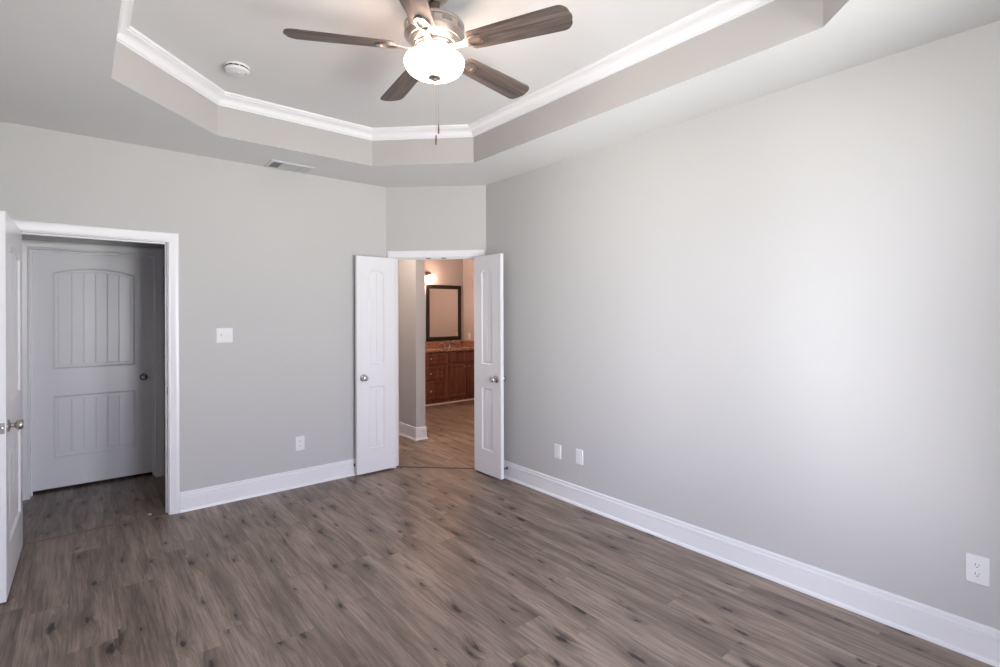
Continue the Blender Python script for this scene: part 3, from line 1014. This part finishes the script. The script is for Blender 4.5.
ANG = [8.7, 80.7, 152.7, 224.7, 296.7]
PITCH = R(-12.5)
OUT = blade_outline()
def make_blade():
    q = MB()
    t = 0.0030
    n = len(OUT)
    ins = [(x + (0.0015 if x < 0.4 else -0.0015), y * 0.975) for x, y in OUT]
    vs = [(x, y, -t) for x, y in ins] + [(x, y, -t + 0.0012) for x, y in OUT] + [(x, y, t - 0.0012) for x, y in OUT] + [(x, y, t) for x, y in ins]
    fs = [tuple(range(n)), tuple(3 * n + i for i in range(n))]
    for k in range(3):
        fs += [(k * n + i, k * n + (i + 1) % n, (k + 1) * n + (i + 1) % n, (k + 1) * n + i) for i in range(n)]
    q.add(vs, fs)
    bl = q.build('blade', M['blade'], fan, angle=30)
    # bracket under the blade: curved arm, open oval loop and a raised end cap
    q = MB()
    arm = [(0.084, 0.0165), (0.110, 0.0150), (0.135, 0.0135), (0.160, 0.0165), (0.178, 0.026)]
    pts = arm + [(x, -y) for x, y in reversed(arm)]
    q.prism(pts, -0.0105, -0.0045, ident)
    NN = 28
    cx, rx, ry = 0.222, 0.052, 0.036
    outer_, inner_ = [], []
    for k in range(NN):
        a = 2 * PI * k / NN
        outer_.append((cx + rx * math.cos(a), ry * math.sin(a)))
        wd = 0.011 if math.cos(a) < 0.55 else 0.020
        inner_.append((cx + (rx - wd) * math.cos(a), (ry - 0.010) * math.sin(a)))
    z0, z1 = -0.0098, -0.0031
    vs = [(x, y, z0) for x, y in outer_] + [(x, y, z0) for x, y in inner_] + [(x, y, z1) for x, y in outer_] + [(x, y, z1) for x, y in inner_]
    fs = []
    for i in range(NN):
        j = (i + 1) % NN
        fs += [(i, j, NN + j, NN + i), (2 * NN + i, 3 * NN + i, 3 * NN + j, 2 * NN + j), (i, 2 * NN + i, 2 * NN + j, j), (NN + i, NN + j, 3 * NN + j, 3 * NN + i)]
    q.add(vs, fs)
    br = q.build('blade_bracket', M['nickel'], bl, angle=30)
    return bl, br
bl0, br0 = make_blade()
for i, a in enumerate(ANG):
    if i == 0:
        bl, br = bl0, br0
    else:
        bl = bl0.copy(); COL.objects.link(bl); bl.parent = fan
        br = br0.copy(); COL.objects.link(br); br.parent = bl
    bl.matrix_local = Matrix.Translation((0, 0, rz(2.768))) @ Matrix.Rotation(R(a), 4, 'Z') @ Matrix.Rotation(PITCH, 4, 'X')
# pull chains with fobs
for cx, cy, zl, k in ((0.078, 0.092, 2.42, 0), (0.070, 0.097, 2.362, 1)):
    q = MB()
    zt = 2.755
    q.tube([(cx * 0.8, cy * 0.8, rz(zt)), (cx * 1.14, cy * 1.22, rz(2.750)), (cx * 1.3, cy * 1.34, rz(2.740)), (cx * 1.3, cy * 1.34, rz(zl + 0.05))], 0.0004, 6)
    ch = q.build('pull_chain', M['bronze'], fan)
    q = MB(); q.lathe([(0.001, rz(zl + 0.052)), (0.0035, rz(zl + 0.047)), (0.0045, rz(zl + 0.020)), (0.0045, rz(zl + 0.004)), (0.002, rz(zl)), (0.0005, rz(zl))], 10, lambda x, y, z: (x + cx * 1.3, y + cy * 1.34, z))
    q.build('pull_fob', M['bronze'], ch)

# ------------------------------------------------------------------ bathroom
VY = 7.125                                    # cabinet face
van = empty('bathroom_vanity', (4.75, VY, 0), 0, 'dark cherry vanity cabinet with drawers seen through the double doorway', 'cabinet')
vx = lambda x: x - 4.75
q = MB(); q.box(vx(3.3), vx(BX - 0.012), 0.004, BY - VY - 0.002, 0.02, 0.873)
q.build('cabinet_body', M['cherry'], van, smooth=False)
q = MB(); q.box(vx(3.3), vx(BX - 0.012), -0.010, 0.004, 0.0, 0.022, 0.004)
q.build('shoe_trim', M['trim'], van)
def front(x0, x1, z0, z1, name, raised=True):
    q = MB()
    loops = [(0, 0.0035), (0, -0.013), (0.004, -0.0165), (0.046, -0.0165), (0.050, -0.009), (0.058, -0.009), (0.076, -0.0155)] if raised else [(0, 0.0035), (0, -0.013), (0.006, -0.0165)]
    vs = []
    for ins, d in loops:
        vs += [(vx(x0) + ins, d, z0 + ins), (vx(x1) - ins, d, z0 + ins), (vx(x1) - ins, d, z1 - ins), (vx(x0) + ins, d, z1 - ins)]
    fs = [(k * 4 + i, k * 4 + (i + 1) % 4, (k + 1) * 4 + (i + 1) % 4, (k + 1) * 4 + i) for k in range(len(loops) - 1) for i in range(4)]
    fs += [(0, 1, 2, 3), tuple((len(loops) - 1) * 4 + i for i in range(4))]
    q.add(vs, fs)
    return q.build(name, M['cherry'], van, angle=20)
def pull(parent, x, z):
    q = MB(); q.lathe([(0.009, 0.016), (0.006, 0.019), (0.005, 0.026), (0.010, 0.030), (0.0155, 0.035), (0.015, 0.040), (0.008, 0.043), (0.001, 0.0435)], 18, lambda a, c, d: (vx(x) + a, -d, z + c))
    q.build('drawer_knob' if 'drawer' in parent.name else 'door_knob', M['nickel'], parent)
for z0, z1, kz in ((0.668, 0.850, 0.765), (0.430, 0.628, 0.525), (0.085, 0.392, 0.235)):
    pull(front(4.07, 4.715, z0, z1, 'drawer'), 4.405, kz)
front(4.775, 5.425, 0.680, 0.850, 'false_drawer_front', False)
pull(front(4.775, 5.130, 0.085, 0.640, 'cabinet_door'), 5.102, 0.600)
pull(front(5.142, 5.425, 0.085, 0.640, 'cabinet_door'), 5.175, 0.600)
pull(front(3.36, 3.70, 0.085, 0.640, 'cabinet_door'), 3.67, 0.600)
pull(front(3.71, 4.05, 0.085, 0.640, 'cabinet_door'), 3.74, 0.600)
front(3.36, 4.05, 0.680, 0.850, 'false_drawer_front', False)

ct = empty('countertop', (4.75, VY, 0.875), 0, 'speckled brown stone countertop with backsplash on the vanity', 'countertop')
q = MB(); q.box(vx(3.3), vx(BX - 0.002), -0.030, BY - VY - 0.002, 0, 0.040, 0.004)
q.build('slab', M['granite'], ct)
q = MB(); q.box(vx(3.3), vx(BX - 0.025), BY - VY - 0.024, BY - VY - 0.002, 0.040, 0.142, 0.002)
q.build('backsplash', M['granite'], ct)
q = MB(); q.box(vx(BX - 0.024), vx(BX - 0.002), -0.02, BY - VY - 0.002, 0.040, 0.142, 0.002)
q.build('side_splash', M['granite'], ct)

fc = empty('bathroom_faucet', (5.08, VY + 0.425, 0.9152), 0, 'small chrome faucet on the vanity countertop below the mirror', 'faucet')
q = MB(); q.lathe([(0.028, 0), (0.028, 0.006), (0.018, 0.012), (0.015, 0.018), (0.014, 0.055)], 20)
q.tube([(0, 0, 0.05), (0, -0.004, 0.085), (0, -0.03, 0.112), (0, -0.07, 0.112), (0, -0.105, 0.095), (0, -0.115, 0.078)], [0.013, 0.012, 0.011, 0.0105, 0.010, 0.009], 12)
q.build('spout', M['chrome'], fc)
for sx in (-0.10, 0.10):
    q = MB(); q.lathe([(0.024, 0), (0.024, 0.006), (0.014, 0.014), (0.013, 0.040), (0.018, 0.046), (0.018, 0.056), (0.010, 0.062), (0.001, 0.062)], 18, lambda x, y, z: (x + sx, y, z))
    q.tube([(sx, 0, 0.052), (sx + math.copysign(0.05, sx), -0.012, 0.060)], [0.006, 0.0045], 8)
    q.build('handle', M['chrome'], fc)

mr = empty('wall_mirror', (5.022, BY, 1.005), 0, 'rectangular mirror in a wide black frame above the vanity', 'mirror')
mw, mh_ = 0.372, 1.015
fp = [(0, 0), (0, -0.022), (0.006, -0.028), (0.030, -0.030), (0.060, -0.024), (0.070, -0.014), (0.070, 0)]
q = MB()
q.sweep(fp, [(-mw, 0.022), (mw, 0.022), (mw, mh_), (-mw, mh_)], lambda a, c, h: (a, h, c), closed=True, side=1.0)
q.build('frame', M['black'], mr, angle=25)
q = MB(); q.box(-mw + 0.069, mw - 0.069, -0.012, -0.001, 0.091, mh_ - 0.069)
q.build('mirror_glass', M['mirror'], mr, smooth=False)

# vanity light: bar with three lit bell shades
vl = empty('vanity_light', (4.34, BY, 2.20), 0, 'lit wall light with white glass shades above left of the mirror', 'wall light')
q = MB(); q.box(-0.40, 0.40, -0.028, 0, -0.035, 0.035, 0.008)
q.build('backplate', M['bronze'], vl)
for sx in (-0.32, 0.0, 0.32):
    q = MB()
    q.tube([(sx, -0.026, 0.0), (sx, -0.08, 0.012), (sx, -0.118, 0.008), (sx, -0.125, -0.012)], 0.008, 10)
    q.lathe([(0.012, -0.008), (0.024, -0.014), (0.027, -0.030), (0.001, -0.030)], 18, lambda x, y, z: (sx + x, -0.125 + y, z))
    ar = q.build('arm', M['bronze'], vl)
    q = MB(); q.lathe([(0.026, -0.030), (0.034, -0.045), (0.044, -0.075), (0.058, -0.115), (0.072, -0.140), (0.070, -0.140), (0.001, -0.125)], 28, lambda x, y, z: (sx + x, -0.125 + y, z))
    q.build('lamp_shade', M['sconce'], ar, angle=50)

root = empty('bathroom_switch', (BX, 7.45, 1.10), R(-90), 'small white wall plate on the bathroom side wall right of the mirror', 'wall plate')
plate(root, 0.074, 0.118)
q = MB(); q.box(-0.017, 0.017, -0.0085, -0.0055, -0.034, 0.034, 0.001)
q.build('rocker', M['plastic'], root)

# unseen ceiling lamp added to brighten the passage and partition wall
pl = empty('added_passage_light', (2.45, 5.15, H), 0, 'unseen flush lamp added to brighten the passage behind the double doors', 'ceiling lamp')
q = MB(); q.lathe([(0.001, 0), (0.16, 0), (0.165, -0.01), (0.165, -0.025), (0.155, -0.03), (0.001, -0.03)], 40)
q.build('base', M['nickel'], pl)
q = MB(); q.lathe([(0.150, -0.03), (0.148, -0.05), (0.125, -0.08), (0.08, -0.10), (0.03, -0.108), (0.001, -0.109)], 40)
q.build('fill_dome', M['passage'], pl, angle=60)

# second added lamp, out of view, lifting the bathroom floor and walls
bl = empty('added_bathroom_light', (4.25, 5.4, H), 0, 'unseen flush lamp added to brighten the bathroom in front of the vanity', 'ceiling lamp')
q = MB(); q.lathe([(0.001, 0), (0.14, 0), (0.145, -0.01), (0.145, -0.025), (0.135, -0.03), (0.001, -0.03)], 40)
q.build('base', M['nickel'], bl)
q = MB(); q.lathe([(0.130, -0.03), (0.128, -0.05), (0.110, -0.075), (0.07, -0.092), (0.03, -0.098), (0.001, -0.099)], 40)
q.build('fill_dome', M['bath_fill'], bl, angle=60)
